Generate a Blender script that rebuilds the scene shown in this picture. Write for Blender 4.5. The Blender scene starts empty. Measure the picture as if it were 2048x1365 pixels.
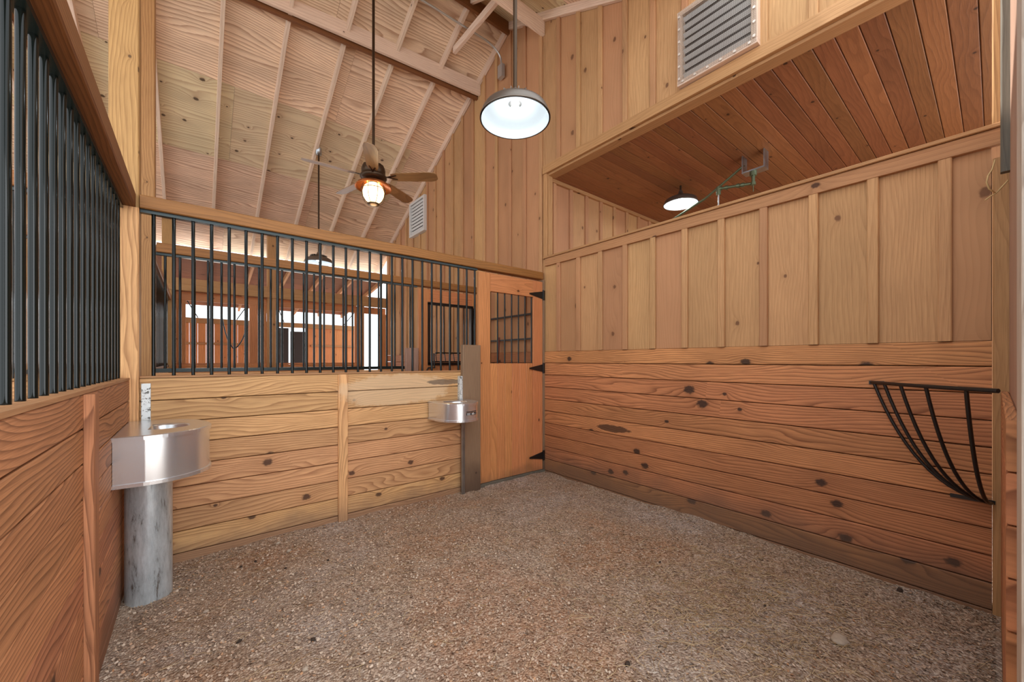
import bpy, math, random
from mathutils import Vector, noise
random.seed(7)
sc = bpy.context.scene
COL = sc.collection
PI = math.pi

# ---------------------------------------------------------------- camera
YAW = math.radians(39.0)
FPX = 783.0
EYE = 1.35
cam_d = bpy.data.cameras.new('camera')
cam = bpy.data.objects.new('camera', cam_d)
COL.objects.link(cam)
cam.location = (0, 0, EYE)
cam.rotation_euler = (math.radians(90), 0, -YAW)
cam_d.sensor_width = 36
cam_d.lens = FPX / 2048 * 36
cam_d.shift_y = (721 - 682.5) / 2048
cam_d.clip_start = 0.02
sc.camera = cam

# ---------------------------------------------------------------- exposure, sky, daylight
sc.view_settings.view_transform = 'Standard'
sc.view_settings.look = 'None'
sc.view_settings.exposure = 0.3
sc.view_settings.gamma = 1
sc.view_settings.use_curve_mapping = False
w = bpy.data.worlds.new('overcast_sky')
sc.world = w
w.use_nodes = True
wn = w.node_tree
bg = wn.nodes['Background']
bg.inputs[0].default_value = (0.90, 0.95, 1.0, 1)
bg.inputs[1].default_value = 1.9


def area(name, loc, rot, sx, sy, power, color):
    d = bpy.data.lights.new(name, 'AREA')
    d.shape = 'RECTANGLE'
    d.size, d.size_y = sx, sy
    d.energy = power
    d.color = color
    o = bpy.data.objects.new(name, d)
    COL.objects.link(o)
    o.location = loc
    o.rotation_euler = rot
    return o


# fill light added behind the camera for doorway daylight, sun for the far clerestory
area('doorway_fill_light', (1.2, -2.6, 1.7), (math.radians(90), 0, 0), 5.0, 3.0, 110, (0.96, 0.98, 1.0))
sd = bpy.data.lights.new('sun', 'SUN')
sd.energy = 8
sd.angle = math.radians(1.5)
sd.color = (1.0, 0.95, 0.88)
so = bpy.data.objects.new('sun', sd)
COL.objects.link(so)
so.location = (0, 20, 20)
so.rotation_euler = (math.radians(-36), 0, math.radians(8))     # high sun behind the far side of the barn
area('daylight_porch', (1.0, 10.6, 1.6), (math.radians(-90), 0, 0), 6.0, 1.6, 60, (1.0, 0.95, 0.88))


# ---------------------------------------------------------------- helpers
def S2L(c):
    return tuple((v / 255 / 12.92) if v / 255 <= 0.04045 else ((v / 255 + 0.055) / 1.055) ** 2.4 for v in c)


def at(px, py, k):
    """point of the place seen at (px,py) at depth k along the view axis (camera is level)"""
    t = (px - 1024) / FPX
    return Vector((k * (math.sin(YAW) + t * math.cos(YAW)), k * (math.cos(YAW) - t * math.sin(YAW)), EYE + k * (721 - py) / FPX))


class MB:
    def __init__(s):
        s.v, s.f, s.uv, s.r, s.m, s.sm = [], [], [], [], [], []

    def face(s, idx, uvs, rnd=0.5, mi=0, smooth=False):
        s.f.append(idx); s.uv.append(uvs); s.r.append(rnd); s.m.append(mi); s.sm.append(smooth)

    def beam(s, p0, p1, w, h, c=0.0, up=(0, 0, 1), rnd=None, mi=0, chcorn=True):
        """timber from p0 to p1; w across, h along 'up'; c = chamfer of the long edges"""
        p0, p1 = Vector(p0), Vector(p1)
        d = (p1 - p0); L = d.length; d.normalize()
        up = Vector(up)
        side = d.cross(up)
        if side.length < 1e-4:
            side = d.cross(Vector((1, 0, 0)))
        side.normalize()
        upv = side.cross(d).normalized()
        if rnd is None: rnd = random.random()
        a, b = w / 2, h / 2
        if c > 0:
            sec = [(-a + c, -b), (a - c, -b), (a, -b + c), (a, b - c), (a - c, b), (-a + c, b), (-a, b - c), (-a, -b + c)]
        else:
            sec = [(-a, -b), (a, -b), (a, b), (-a, b)]
        n = len(sec)
        base = len(s.v)
        for p in (p0, p1):
            for (x, y) in sec:
                s.v.append(p + side * x + upv * y)
        u0 = rnd * 17.0
        acc = rnd * 5.0
        for i in range(n):
            j = (i + 1) % n
            l = math.hypot(sec[j][0] - sec[i][0], sec[j][1] - sec[i][1])
            s.face([base + i, base + j, base + n + j, base + n + i],
                   [(u0, acc), (u0, acc + l), (u0 + L, acc + l), (u0 + L, acc)], rnd, mi)
            acc += l
        s.face([base + i for i in range(n)][::-1], [(sec[i][0] + 3, sec[i][1] * 0.2) for i in range(n)][::-1], rnd, mi)
        s.face([base + n + i for i in range(n)], [(sec[i][0] + 3, sec[i][1] * 0.2) for i in range(n)], rnd, mi)

    def box(s, x0, x1, y0, y1, z0, z1, ax='x', c=0.0, rnd=None, mi=0):
        cx, cy, cz = (x0 + x1) / 2, (y0 + y1) / 2, (z0 + z1) / 2
        if ax == 'x': s.beam((x0, cy, cz), (x1, cy, cz), abs(y1 - y0), abs(z1 - z0), c, (0, 0, 1), rnd, mi)
        elif ax == 'y': s.beam((cx, y0, cz), (cx, y1, cz), abs(x1 - x0), abs(z1 - z0), c, (0, 0, 1), rnd, mi)
        else: s.beam((cx, cy, z0), (cx, cy, z1), abs(x1 - x0), abs(y1 - y0), c, (0, 1, 0), rnd, mi)

    def tube(s, pts, r, n=10, mi=0, rnd=0.5, caps=True):
        pts = [Vector(p) for p in pts]
        base = len(s.v)
        prev = None
        for i, p in enumerate(pts):
            d = (pts[min(i + 1, len(pts) - 1)] - pts[max(i - 1, 0)]).normalized()
            if prev is None:
                ref = Vector((0, 0, 1)) if abs(d.z) < 0.9 else Vector((1, 0, 0))
                a = d.cross(ref).normalized()
            else:
                a = (prev - d * prev.dot(d)).normalized()
            b = d.cross(a)
            prev = a
            rr = r[i] if isinstance(r, (list, tuple)) else r
            for k in range(n):
                t = 2 * PI * k / n
                s.v.append(p + a * math.cos(t) * rr + b * math.sin(t) * rr)
        for i in range(len(pts) - 1):
            for k in range(n):
                k2 = (k + 1) % n
                s.face([base + i * n + k, base + i * n + k2, base + (i + 1) * n + k2, base + (i + 1) * n + k],
                       [(i * .1, k / n * .1), (i * .1, (k + 1) / n * .1), (i * .1 + .1, (k + 1) / n * .1), (i * .1 + .1, k / n * .1)], rnd, mi, True)
        if caps:
            e = base + (len(pts) - 1) * n
            c0 = len(s.v)
            s.v += [s.v[base + k].copy() for k in range(n)] + [s.v[e + k].copy() for k in range(n)]
            s.face([c0 + k for k in range(n)][::-1], [(0, 0)] * n, rnd, mi)
            s.face([c0 + n + k for k in range(n)], [(0, 0)] * n, rnd, mi)

    def lathe(s, prof, cx, cy, n=40, mi=0, rnd=0.5, mod=None):
        """profile [(r,z)...] spun about the vertical through cx,cy"""
        base = len(s.v)
        for (r, z) in prof:
            for k in range(n):
                t = 2 * PI * k / n
                rr = r * (mod(t, z) if mod else 1)
                s.v.append(Vector((cx + rr * math.cos(t), cy + rr * math.sin(t), z)))
        for i in range(len(prof) - 1):
            for k in range(n):
                k2 = (k + 1) % n
                s.face([base + i * n + k, base + i * n + k2, base + (i + 1) * n + k2, base + (i + 1) * n + k],
                       [(0, 0)] * 4, rnd, mi, True)

    def extrude(s, poly, z0, z1, mi=0, rnd=0.5, smooth=False, cap0=True, cap1=True):
        """vertical prism over a plan polygon (counter-clockwise)"""
        n = len(poly)
        base = len(s.v)
        for z in (z0, z1):
            for (x, y) in poly: s.v.append(Vector((x, y, z)))
        acc = 0
        for i in range(n):
            j = (i + 1) % n
            l = math.hypot(poly[j][0] - poly[i][0], poly[j][1] - poly[i][1])
            uvs = [(acc, z0), (acc + l, z0), (acc + l, z1), (acc, z1)]
            if smooth and l < 0.045:
                s.face([base + i, base + j, base + n + j, base + n + i], uvs, rnd, mi, True)
            else:
                q = len(s.v)
                s.v += [s.v[t].copy() for t in (base + i, base + j, base + n + j, base + n + i)]
                s.face([q, q + 1, q + 2, q + 3], uvs, rnd, mi, False)
            acc += l
        for on, o_, rev in ((cap0, 0, True), (cap1, n, False)):
            if not on: continue
            q = len(s.v)
            s.v += [s.v[base + o_ + i].copy() for i in range(n)]
            ix = [q + i for i in range(n)]; uv_ = [(p_[0], p_[1]) for p_ in poly]
            s.face(ix[::-1] if rev else ix, uv_[::-1] if rev else uv_, rnd, mi)

    def poly(s, pts, mi=0, rnd=0.5):
        base = len(s.v)
        for p in pts: s.v.append(Vector(p))
        s.face([base + i for i in range(len(pts))], [(0, 0)] * len(pts), rnd, mi)

    def build(s, name, mats, parent=None, loc=None):
        if not isinstance(mats, (list, tuple)): mats = [mats]
        if parent is not None:
            org = world_loc(parent)
            off = org
        else:
            if loc is None:
                xs = [p.x for p in s.v]; ys = [p.y for p in s.v]; zs = [p.z for p in s.v]
                loc = ((min(xs) + max(xs)) / 2, (min(ys) + max(ys)) / 2, min(zs))
            off = Vector(loc)
        me = bpy.data.meshes.new(name)
        me.from_pydata([tuple(p - off) for p in s.v], [], s.f)
        uvl = me.uv_layers.new(name='UVMap')
        flat = []
        for u in s.uv:
            for q in u: flat += [q[0], q[1]]
        uvl.data.foreach_set('uv', flat)
        at_ = me.attributes.new('rnd', 'FLOAT', 'FACE')
        at_.data.foreach_set('value', s.r)
        me.polygons.foreach_set('material_index', s.m)
        me.polygons.foreach_set('use_smooth', s.sm)
        for m in mats: me.materials.append(m)
        me.update()
        o = bpy.data.objects.new(name, me)
        COL.objects.link(o)
        if parent is not None:
            o.parent = parent
        else:
            o.location = off
        return o


def world_loc(o):
    v = Vector(o.location)
    while o.parent is not None:
        o = o.parent
        v += Vector(o.location)
    return v


def tag(o, label=None, cat=None, group=None, kind=None):
    if label: o['label'] = label
    if cat: o['category'] = cat
    if group: o['group'] = group
    if kind: o['kind'] = kind
    return o


def thing(name, label, cat, loc, group=None):
    o = bpy.data.objects.new(name, None)
    COL.objects.link(o)
    o.location = loc
    o.empty_display_size = 0.1
    return tag(o, label, cat, group)


# ---------------------------------------------------------------- materials
class NT:
    def __init__(s, name):
        s.mat = bpy.data.materials.new(name)
        s.mat.use_nodes = True
        s.t = s.mat.node_tree
        s.b = s.t.nodes['Principled BSDF']

    def n(s, typ, **kw):
        x = s.t.nodes.new(typ)
        for k, v in kw.items(): setattr(x, k, v)
        return x

    def l(s, a, b): s.t.links.new(a, b)

    def math(s, op, a, b=None, c=None, clamp=False):
        x = s.n('ShaderNodeMath', operation=op, use_clamp=clamp)
        for i, q in enumerate((a, b, c)):
            if q is None: continue
            if isinstance(q, (int, float)): x.inputs[i].default_value = q
            else: s.l(q, x.inputs[i])
        return x.outputs[0]

    def comb(s, x, y, z=0.0):
        c = s.n('ShaderNodeCombineXYZ')
        for i, q in enumerate((x, y, z)):
            if isinstance(q, (int, float)): c.inputs[i].default_value = q
            else: s.l(q, c.inputs[i])
        return c.outputs[0]

    def noise(s, vec, scale=1.0, detail=3.0, rough=0.55, dist=0.0):
        x = s.n('ShaderNodeTexNoise')
        s.l(vec, x.inputs['Vector'])
        x.inputs['Scale'].default_value = scale
        x.inputs['Detail'].default_value = detail
        x.inputs['Roughness'].default_value = rough
        x.inputs['Distortion'].default_value = dist
        return x

    def ramp(s, fac, stops):
        x = s.n('ShaderNodeValToRGB')
        while len(x.color_ramp.elements) < len(stops): x.color_ramp.elements.new(0.5)
        for e, (p, c) in zip(x.color_ramp.elements, stops):
            e.position = p
            e.color = (c[0], c[1], c[2], 1)
        s.l(fac, x.inputs[0])
        return x.outputs[0]

    def mix(s, fac, a, b, typ='MIX'):
        x = s.n('ShaderNodeMix', data_type='RGBA', blend_type=typ)
        if isinstance(fac, (int, float)): x.inputs[0].default_value = fac
        else: s.l(fac, x.inputs[0])
        for i, q in ((6, a), (7, b)):
            if isinstance(q, (tuple, list)): x.inputs[i].default_value = (q[0], q[1], q[2], 1)
            else: s.l(q, x.inputs[i])
        return x.outputs[2]

    def smooth(s, x, a, b):
        m = s.n('ShaderNodeMapRange', interpolation_type='SMOOTHSTEP')
        s.l(x, m.inputs[0])
        m.inputs[1].default_value = a
        m.inputs[2].default_value = b
        return m.outputs[0]

    def bump(s, h, strength=0.3, dist=0.01):
        b = s.n('ShaderNodeBump')
        b.inputs['Strength'].default_value = strength
        b.inputs['Distance'].default_value = dist
        s.l(h, b.inputs['Height'])
        s.l(b.outputs[0], s.b.inputs['Normal'])


def wood(name, light, dark, late=None, freq=14, warp=1.6, along=0.7, across=3.5, kscale=2.3, kfrac=0.45, ksize=0.05,
         kcol=(60, 32, 18), ring=0.55, var=0.25, rough=0.62, huevar=0.01, alt=None, altmin=0.72, fibre=0.35,
         grime=None, blot=0.35, spec=0.3, kring=2.2, marks=(), altknots=False):
    """timber: u runs along the grain, v across, both in metres"""
    m = NT(name)
    light, dark = S2L(light), S2L(dark)
    kc = S2L(kcol)
    uv = m.n('ShaderNodeUVMap').outputs[0]
    sp = m.n('ShaderNodeSeparateXYZ'); m.l(uv, sp.inputs[0])
    u, v = sp.outputs[0], sp.outputs[1]
    a = m.n('ShaderNodeAttribute', attribute_name='rnd')
    r = a.outputs['Fac']
    rz = m.math('MULTIPLY', r, 41.0)
    # knots
    kv = m.comb(m.math('MULTIPLY', u, 0.75), v, 0.0)
    vo = m.n('ShaderNodeTexVoronoi', voronoi_dimensions='2D')
    m.l(kv, vo.inputs['Vector'])
    vo.inputs['Scale'].default_value = kscale
    d = vo.outputs['Distance']
    cs = m.n('ShaderNodeSeparateColor'); m.l(vo.outputs['Color'], cs.inputs[0])
    on = m.math('LESS_THAN', cs.outputs[0], kfrac)
    if altknots: on = m.math('MULTIPLY', on, m.math('GREATER_THAN', m.math('FRACT', m.math('MULTIPLY', r, 7.31)), altmin))
    size = m.math('MULTIPLY_ADD', cs.outputs[1], ksize * 0.9, ksize * 0.45)
    dn = m.math('DIVIDE', d, size)
    dwob = m.math('ADD', dn, m.math('MULTIPLY', m.math('SUBTRACT', m.noise(m.comb(u, v, rz), 45, 1).outputs[0], 0.5), 0.7))
    knot = m.math('MULTIPLY', on, m.math('SUBTRACT', 1.0, m.smooth(dwob, 0.6, 1.15)))
    infl = m.math('MULTIPLY', on, m.math('POWER', 2.718, m.math('MULTIPLY', dn, -0.55)))
    # rings
    wv = m.comb(m.math('MULTIPLY', u, along), m.math('MULTIPLY', v, across), rz)
    wn_ = m.noise(wv, 1.0, 2.0, 0.5).outputs[0]
    ph = m.math('ADD', m.math('MULTIPLY', v, freq), m.math('MULTIPLY', wn_, warp * 6))
    ph = m.math('ADD', ph, m.math('MULTIPLY', infl, kring))
    fine = m.noise(m.comb(m.math('MULTIPLY', u, 3.0), m.math('MULTIPLY', v, 30), rz), 1.0, 3).outputs[0]
    ph = m.math('ADD', ph, m.math('MULTIPLY', fine, 0.35))
    fr = m.math('FRACT', ph)
    g = m.math('POWER', fr, 2.2)
    g = m.math('MULTIPLY', g, m.math('SUBTRACT', 1.0, m.smooth(fr, 0.9, 1.0)))
    fib = m.noise(m.comb(m.math('MULTIPLY', u, 7), m.math('MULTIPLY', v, 260), rz), 1.0, 2).outputs[0]
    col = m.mix(m.math('MULTIPLY', g, ring, clamp=True), light, dark)
    fm = m.math('MULTIPLY', m.smooth(fib, 0.35, 0.75), fibre)
    col = m.mix(fm, col, dark)
    if alt is not None:
        am = m.math('GREATER_THAN', m.math('FRACT', m.math('MULTIPLY', r, 7.31)), altmin)
        al = m.mix(m.math('MULTIPLY', g, ring * 0.7, clamp=True), S2L(alt), dark)
        col = m.mix(am, col, al)
    bl = m.noise(m.comb(m.math('MULTIPLY', u, 1.1), m.math('MULTIPLY', v, 3.0), rz), 1.0, 3).outputs[0]
    hs = m.n('ShaderNodeHueSaturation')
    m.l(col, hs.inputs['Color'])
    val = m.math('ADD', m.math('MULTIPLY_ADD', r, var, 1 - var / 2), m.math('MULTIPLY', m.math('SUBTRACT', bl, 0.5), blot))
    m.l(val, hs.inputs['Value'])
    m.l(m.math('MULTIPLY_ADD', m.math('FRACT', m.math('MULTIPLY', r, 5.7)), huevar, 0.5 - huevar / 2), hs.inputs['Hue'])
    col = hs.outputs[0]
    col = m.mix(m.math('MULTIPLY', m.math('MULTIPLY', infl, 0.35), m.math('SUBTRACT', 1.0, knot)), col, dark)
    col = m.mix(m.math('MULTIPLY', knot, 0.9), col, kc)
    if grime:
        geo = m.n('ShaderNodeNewGeometry')
        sg = m.n('ShaderNodeSeparateXYZ'); m.l(geo.outputs['Position'], sg.inputs[0])
        nz = m.noise(geo.outputs['Position'], 3.0, 4).outputs[0]
        hgt = m.math('ADD', sg.outputs[2], m.math('MULTIPLY', m.math('SUBTRACT', nz, 0.5), 0.35))
        gm = m.math('SUBTRACT', 1.0, m.smooth(hgt, 0.02, grime[1]))
        col = m.mix(m.math('MULTIPLY', gm, grime[2]), col, S2L(grime[0]))
    for (ax, ca, cb, ra, rb, mc, amt) in marks:      # colour patch, such as wear and stains, with its own outline on the boards
        geo = m.n('ShaderNodeNewGeometry')
        sg = m.n('ShaderNodeSeparateXYZ'); m.l(geo.outputs['Position'], sg.inputs[0])
        pa = sg.outputs['xyz'.index(ax[0])]
        da = m.math('DIVIDE', m.math('SUBTRACT', pa, ca), ra)
        db = m.math('DIVIDE', m.math('SUBTRACT', sg.outputs[2], cb), rb)
        q = m.math('ADD', m.math('MULTIPLY', da, da), m.math('MULTIPLY', db, db))
        q = m.math('ADD', q, m.math('MULTIPLY', m.math('SUBTRACT', m.noise(geo.outputs['Position'], 9, 4, 0.7).outputs[0], 0.5), 1.6))
        mk = m.math('SUBTRACT', 1.0, m.smooth(q, 0.7, 1.1))
        col = m.mix(m.math('MULTIPLY', mk, amt), col, S2L(mc))
    m.l(col, m.b.inputs['Base Color'])
    m.b.inputs['Roughness'].default_value = rough
    m.b.inputs['Specular IOR Level'].default_value = spec
    h = m.math('SUBTRACT', m.math('MULTIPLY', fib, 0.5), m.math('MULTIPLY', g, 0.5))
    m.bump(h, 0.25, 0.002)
    return m.mat


def plain(name, col, rough=0.5, metal=0.0, spec=0.5, nscale=None, namp=0.15, bump=0.0, coat=0.0):
    m = NT(name)
    c = S2L(col)
    if nscale:
        tc = m.n('ShaderNodeTexCoord').outputs['Object']
        nz = m.noise(tc, nscale, 4, 0.6).outputs[0]
        cc = m.ramp(nz, [(0.25, tuple(x * (1 - namp) for x in c)), (0.75, tuple(min(1, x * (1 + namp)) for x in c))])
        m.l(cc, m.b.inputs['Base Color'])
        rr = m.math('MULTIPLY_ADD', nz, 0.3, rough - 0.15, clamp=True)
        m.l(rr, m.b.inputs['Roughness'])
        if bump: m.bump(nz, bump, 0.005)
    else:
        m.b.inputs['Base Color'].default_value = (*c, 1)
        m.b.inputs['Roughness'].default_value = rough
    m.b.inputs['Metallic'].default_value = metal
    m.b.inputs['Specular IOR Level'].default_value = spec
    m.b.inputs['Coat Weight'].default_value = coat
    return m.mat


def emit(name, col, strength):
    m = NT(name)
    m.b.inputs['Base Color'].default_value = (1, 1, 1, 1)
    m.b.inputs['Emission Color'].default_value = (*S2L(col), 1)
    m.b.inputs['Emission Strength'].default_value = strength
    return m.mat


W_RIGHT = wood('stained_pine_planks', (212, 146, 98), (100, 54, 32), freq=44, warp=2.4, kfrac=0.9, kscale=2.7, ksize=0.08,
               kcol=(46, 34, 30), var=0.3, ring=0.8, huevar=0.014, grime=((98, 80, 68), 0.42, 0.7), blot=0.6,
               marks=[('yz', 2.44, 0.655, 0.20, 0.035, (46, 34, 30), 0.8)])
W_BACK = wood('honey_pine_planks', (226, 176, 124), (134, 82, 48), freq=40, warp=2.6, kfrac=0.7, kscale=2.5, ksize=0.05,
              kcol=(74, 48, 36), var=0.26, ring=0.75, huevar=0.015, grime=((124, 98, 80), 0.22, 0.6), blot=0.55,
              marks=[('xz', 1.45, 1.08, 0.55, 0.15, (222, 194, 158), 0.55), ('xz', 1.93, 1.135, 0.20, 0.028, (96, 84, 74), 0.75)])  # pale scrubbed area, and a narrow grey streak above the small waterer
W_LEFT = wood('reddish_pine_planks', (202, 140, 98), (96, 54, 32), freq=48, warp=2.6, kfrac=0.5, kscale=2.2, ksize=0.05,
              kcol=(66, 44, 34), var=0.22, ring=0.85, huevar=0.012, grime=((96, 78, 64), 0.25, 0.6), blot=0.5)
W_BATTEN = wood('tan_board_and_batten', (200, 156, 110), (132, 88, 54), freq=40, warp=1.6, kfrac=0.5, kscale=2.6, ksize=0.05,
                kcol=(112, 76, 52), var=0.16, ring=0.3, alt=(186, 138, 100), altmin=0.55, fibre=0.3, blot=0.45, rough=0.7, huevar=0.008)
W_TRIM = wood('pale_trim_pine', (188, 142, 98), (134, 92, 56), freq=40, warp=1.5, kfrac=0.3, ring=0.4, var=0.12, rough=0.65)
W_DOOR = wood('orange_pine_door', (218, 148, 96), (146, 86, 48), freq=40, warp=1.8, kfrac=0.5, kscale=2.8, ksize=0.042,
              kcol=(84, 50, 32), var=0.14, ring=0.45, rough=0.5, grime=((120, 88, 64), 0.15, 0.5))
W_POST = wood('yellow_pine_post', (194, 150, 98), (122, 80, 44), freq=60, warp=1.6, kfrac=0.5, kscale=3.0, ksize=0.04,
              kcol=(92, 66, 42), var=0.1, ring=0.6)
W_POSTG = wood('weathered_post', (152, 124, 98), (98, 74, 56), freq=55, warp=1.6, kfrac=0.3, ksize=0.035, var=0.1, ring=0.5,
               grime=((70, 54, 46), 0.4, 0.7), kcol=(60, 42, 32))
W_OLD = wood('grey_weathered_board', (112, 106, 94), (62, 56, 50), freq=40, warp=2, kfrac=0.3, ksize=0.035, var=0.1, ring=0.5)
W_WORN = wood('worn_pinkish_timber', (190, 158, 138), (140, 104, 86), freq=40, warp=1.6, kfrac=0.3, ksize=0.03, var=0.15, ring=0.4)
W_PALE = wood('chewed_pale_timber', (216, 206, 194), (150, 126, 108), freq=14, warp=2.2, kfrac=0.2, ksize=0.03, var=0.1, ring=0.6)
W_RAIL = wood('brown_rail', (164, 110, 60), (100, 62, 30), freq=36, warp=1.4, kfrac=0.15, var=0.05, ring=0.5, rough=0.55, spec=0.35)
W_BEAM = wood('dark_beam', (140, 90, 52), (76, 42, 22), freq=60, warp=0.9, kfrac=0.2, ksize=0.03, var=0.06, ring=0.7)
W_PLY = wood('plywood_roof_deck', (248, 220, 190), (150, 92, 62), freq=24, warp=2.6, along=0.45, across=2.0, kscale=3.4, kfrac=0.75, ksize=0.062,
             kcol=(74, 52, 40), var=0.2, ring=0.8, alt=(226, 208, 170), altmin=0.62, huevar=0.016, blot=0.8, rough=0.75, altknots=True, kring=3.0)
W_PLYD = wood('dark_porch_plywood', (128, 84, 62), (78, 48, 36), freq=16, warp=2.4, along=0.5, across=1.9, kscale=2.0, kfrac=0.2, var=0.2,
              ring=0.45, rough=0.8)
W_RAFT = wood('rafter_pine', (236, 212, 190), (180, 144, 116), freq=40, warp=0.9, kfrac=0.3, ksize=0.03, var=0.08, ring=0.4)
W_PURL = wood('pinkish_purlin', (240, 214, 192), (184, 144, 118), freq=30, warp=1.6, kfrac=0.4, ksize=0.035, var=0.08, ring=0.4)
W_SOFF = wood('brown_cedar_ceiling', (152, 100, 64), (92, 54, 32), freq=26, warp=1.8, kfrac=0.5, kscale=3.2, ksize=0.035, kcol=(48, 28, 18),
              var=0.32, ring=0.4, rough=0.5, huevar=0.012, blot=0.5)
M_BAR = plain('dark_green_black_paint', (14, 20, 18), 0.08, 0.0, 0.32)
M_BLACK = plain('black_iron', (16, 16, 18), 0.35, 0.0, 0.6)
M_GALV = plain('galvanised_steel', (176, 184, 190), 0.36, 1.0, 0.5, nscale=9, namp=0.22)
M_STEEL = plain('brushed_stainless', (226, 230, 234), 0.24, 0.85, 0.5)
M_CHAN = plain('dark_channel', (34, 48, 48), 0.25, 0.3, 0.7)
M_WHITEV = plain('white_vent_paint', (214, 212, 208), 0.5)
M_COND = plain('grey_conduit', (196, 198, 198), 0.35, 0.7)
M_BRONZE = plain('aged_bronze', (74, 58, 44), 0.4, 0.8)
M_ENAM = plain('white_enamel', (166, 172, 174), 0.35, 0.0, 0.4)
M_SHADE = plain('brushed_shade_outside', (120, 112, 104), 0.4, 0.8)
M_BLADE = wood('walnut_fan_blade', (150, 112, 76), (92, 62, 38), freq=14, kfrac=0.0, var=0.1, ring=0.5, rough=0.35, spec=0.6)
M_COPPER = plain('copper_reflector', (206, 128, 74), 0.3, 0.9)
M_TWINE = plain('straw_twine', (206, 176, 124), 0.8)
M_BRASS = plain('green_brass_fitting', (112, 124, 98), 0.4, 0.7)
M_ROOFM = plain('pale_metal_roofing', (214, 218, 222), 0.45, 0.0)
M_LABEL = plain('black_label', (22, 22, 24), 0.5)
M_LABELW = plain('silver_label_print', (214, 214, 212), 0.5)
M_BULB = emit('lit_bulb_cool', (222, 240, 255), 12)
M_GLOBE = emit('lit_globe_warm', (255, 214, 150), 3.0)
M_STONE = plain('pale_stone', (172, 156, 138), 0.8, nscale=30, namp=0.2)
M_DUNG = plain('dark_pellet', (58, 44, 34), 0.9, nscale=40, namp=0.3)
M_MESH = plain('hardware_cloth_wire', (150, 140, 130), 0.4, 0.8)
M_SCREW = plain('screw_head', (232, 224, 214), 0.35, 0.4)
M_DARKDOOR = plain('dark_stable_door', (46, 38, 36), 0.6)
M_REDPOLE = plain('red_brown_handle', (110, 52, 40), 0.5)


def ground_mat():
    m = NT('stall_bedding')
    pos = m.n('ShaderNodeTexCoord').outputs['Object']
    big = m.noise(pos, 0.9, 3, 0.55).outputs[0]
    mid = m.noise(pos, 7, 4, 0.6).outputs[0]
    fine = m.noise(pos, 60, 3, 0.7).outputs[0]
    vo = m.n('ShaderNodeTexVoronoi'); m.l(pos, vo.inputs['Vector']); vo.inputs['Scale'].default_value = 95
    cs = m.n('ShaderNodeSeparateColor'); m.l(vo.outputs['Color'], cs.inputs[0])
    base = m.ramp(big, [(0.36, S2L((198, 188, 182))), (0.5, S2L((192, 166, 142))), (0.62, S2L((186, 136, 96)))])
    sx = m.n('ShaderNodeSeparateXYZ'); m.l(pos, sx.inputs[0])
    da = m.math('DIVIDE', m.math('SUBTRACT', sx.outputs[0], 1.25), 0.55)
    db = m.math('DIVIDE', m.math('SUBTRACT', sx.outputs[1], 1.55), 0.75)
    q = m.math('ADD', m.math('ADD', m.math('MULTIPLY', da, da), m.math('MULTIPLY', db, db)), m.math('MULTIPLY', m.math('SUBTRACT', m.noise(pos, 3, 3).outputs[0], 0.5), 1.5))
    base = m.mix(m.math('MULTIPLY', m.math('SUBTRACT', 1.0, m.smooth(q, 0.3, 1.2)), 0.75), base, S2L((196, 134, 84)))   # orange colour cast painted into the bedding
    base = m.mix(m.smooth(mid, 0.35, 0.7), base, m.mix(0.6, base, S2L((140, 118, 100))), 'MIX')
    base = m.mix(m.math('MULTIPLY', m.smooth(fine, 0.45, 0.7), 0.4), base, S2L((116, 94, 78)))
    chips = m.ramp(cs.outputs[0], [(0.0, S2L((104, 84, 70))), (0.5, S2L((176, 152, 130))), (0.85, S2L((206, 186, 164))), (1.0, S2L((226, 212, 196)))])
    base = m.mix(0.5, base, chips)
    m.l(base, m.b.inputs['Base Color'])
    m.b.inputs['Roughness'].default_value = 0.95
    m.b.inputs['Specular IOR Level'].default_value = 0.1
    h = m.math('ADD', m.math('MULTIPLY', fine, 0.6), m.math('MULTIPLY', vo.outputs['Distance'], -0.9))
    h = m.math('ADD', h, m.math('MULTIPLY', mid, 1.0))
    m.bump(h, 0.9, 0.012)
    return m.mat


M_GROUND = ground_mat()


def litter_mat(name, cols):
    m = NT(name)
    a = m.n('ShaderNodeAttribute', attribute_name='rnd').outputs['Fac']
    st = [(i / (len(cols) - 1), S2L(c)) for i, c in enumerate(cols)]
    m.l(m.ramp(a, st), m.b.inputs['Base Color'])
    m.b.inputs['Roughness'].default_value = 0.85
    return m.mat


M_CHIP = litter_mat('wood_shavings_mixed', [(116, 96, 80), (170, 146, 124), (192, 168, 146), (208, 190, 170), (184, 136, 96)])
M_STRAW = litter_mat('straw_mixed', [(150, 118, 80), (196, 166, 122), (222, 200, 160)])

# ---------------------------------------------------------------- key planes (metres)
BY = 3.448      # stall front (barred half wall) seen across the stall
RX = 3.308      # right wall
FY = 4.75       # opposite stall front, across the narrow aisle
WY = 8.50       # outer wall line beyond the opposite stall
RAIL0, RAIL1 = 2.33, 2.415
HW = 1.235      # half wall height
RIDGE_Y, RIDGE_Z, SL = 4.12, 5.79, 0.487


def zr(y):      # underside of the rafters
    return RIDGE_Z - SL * abs(y - RIDGE_Y)


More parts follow.
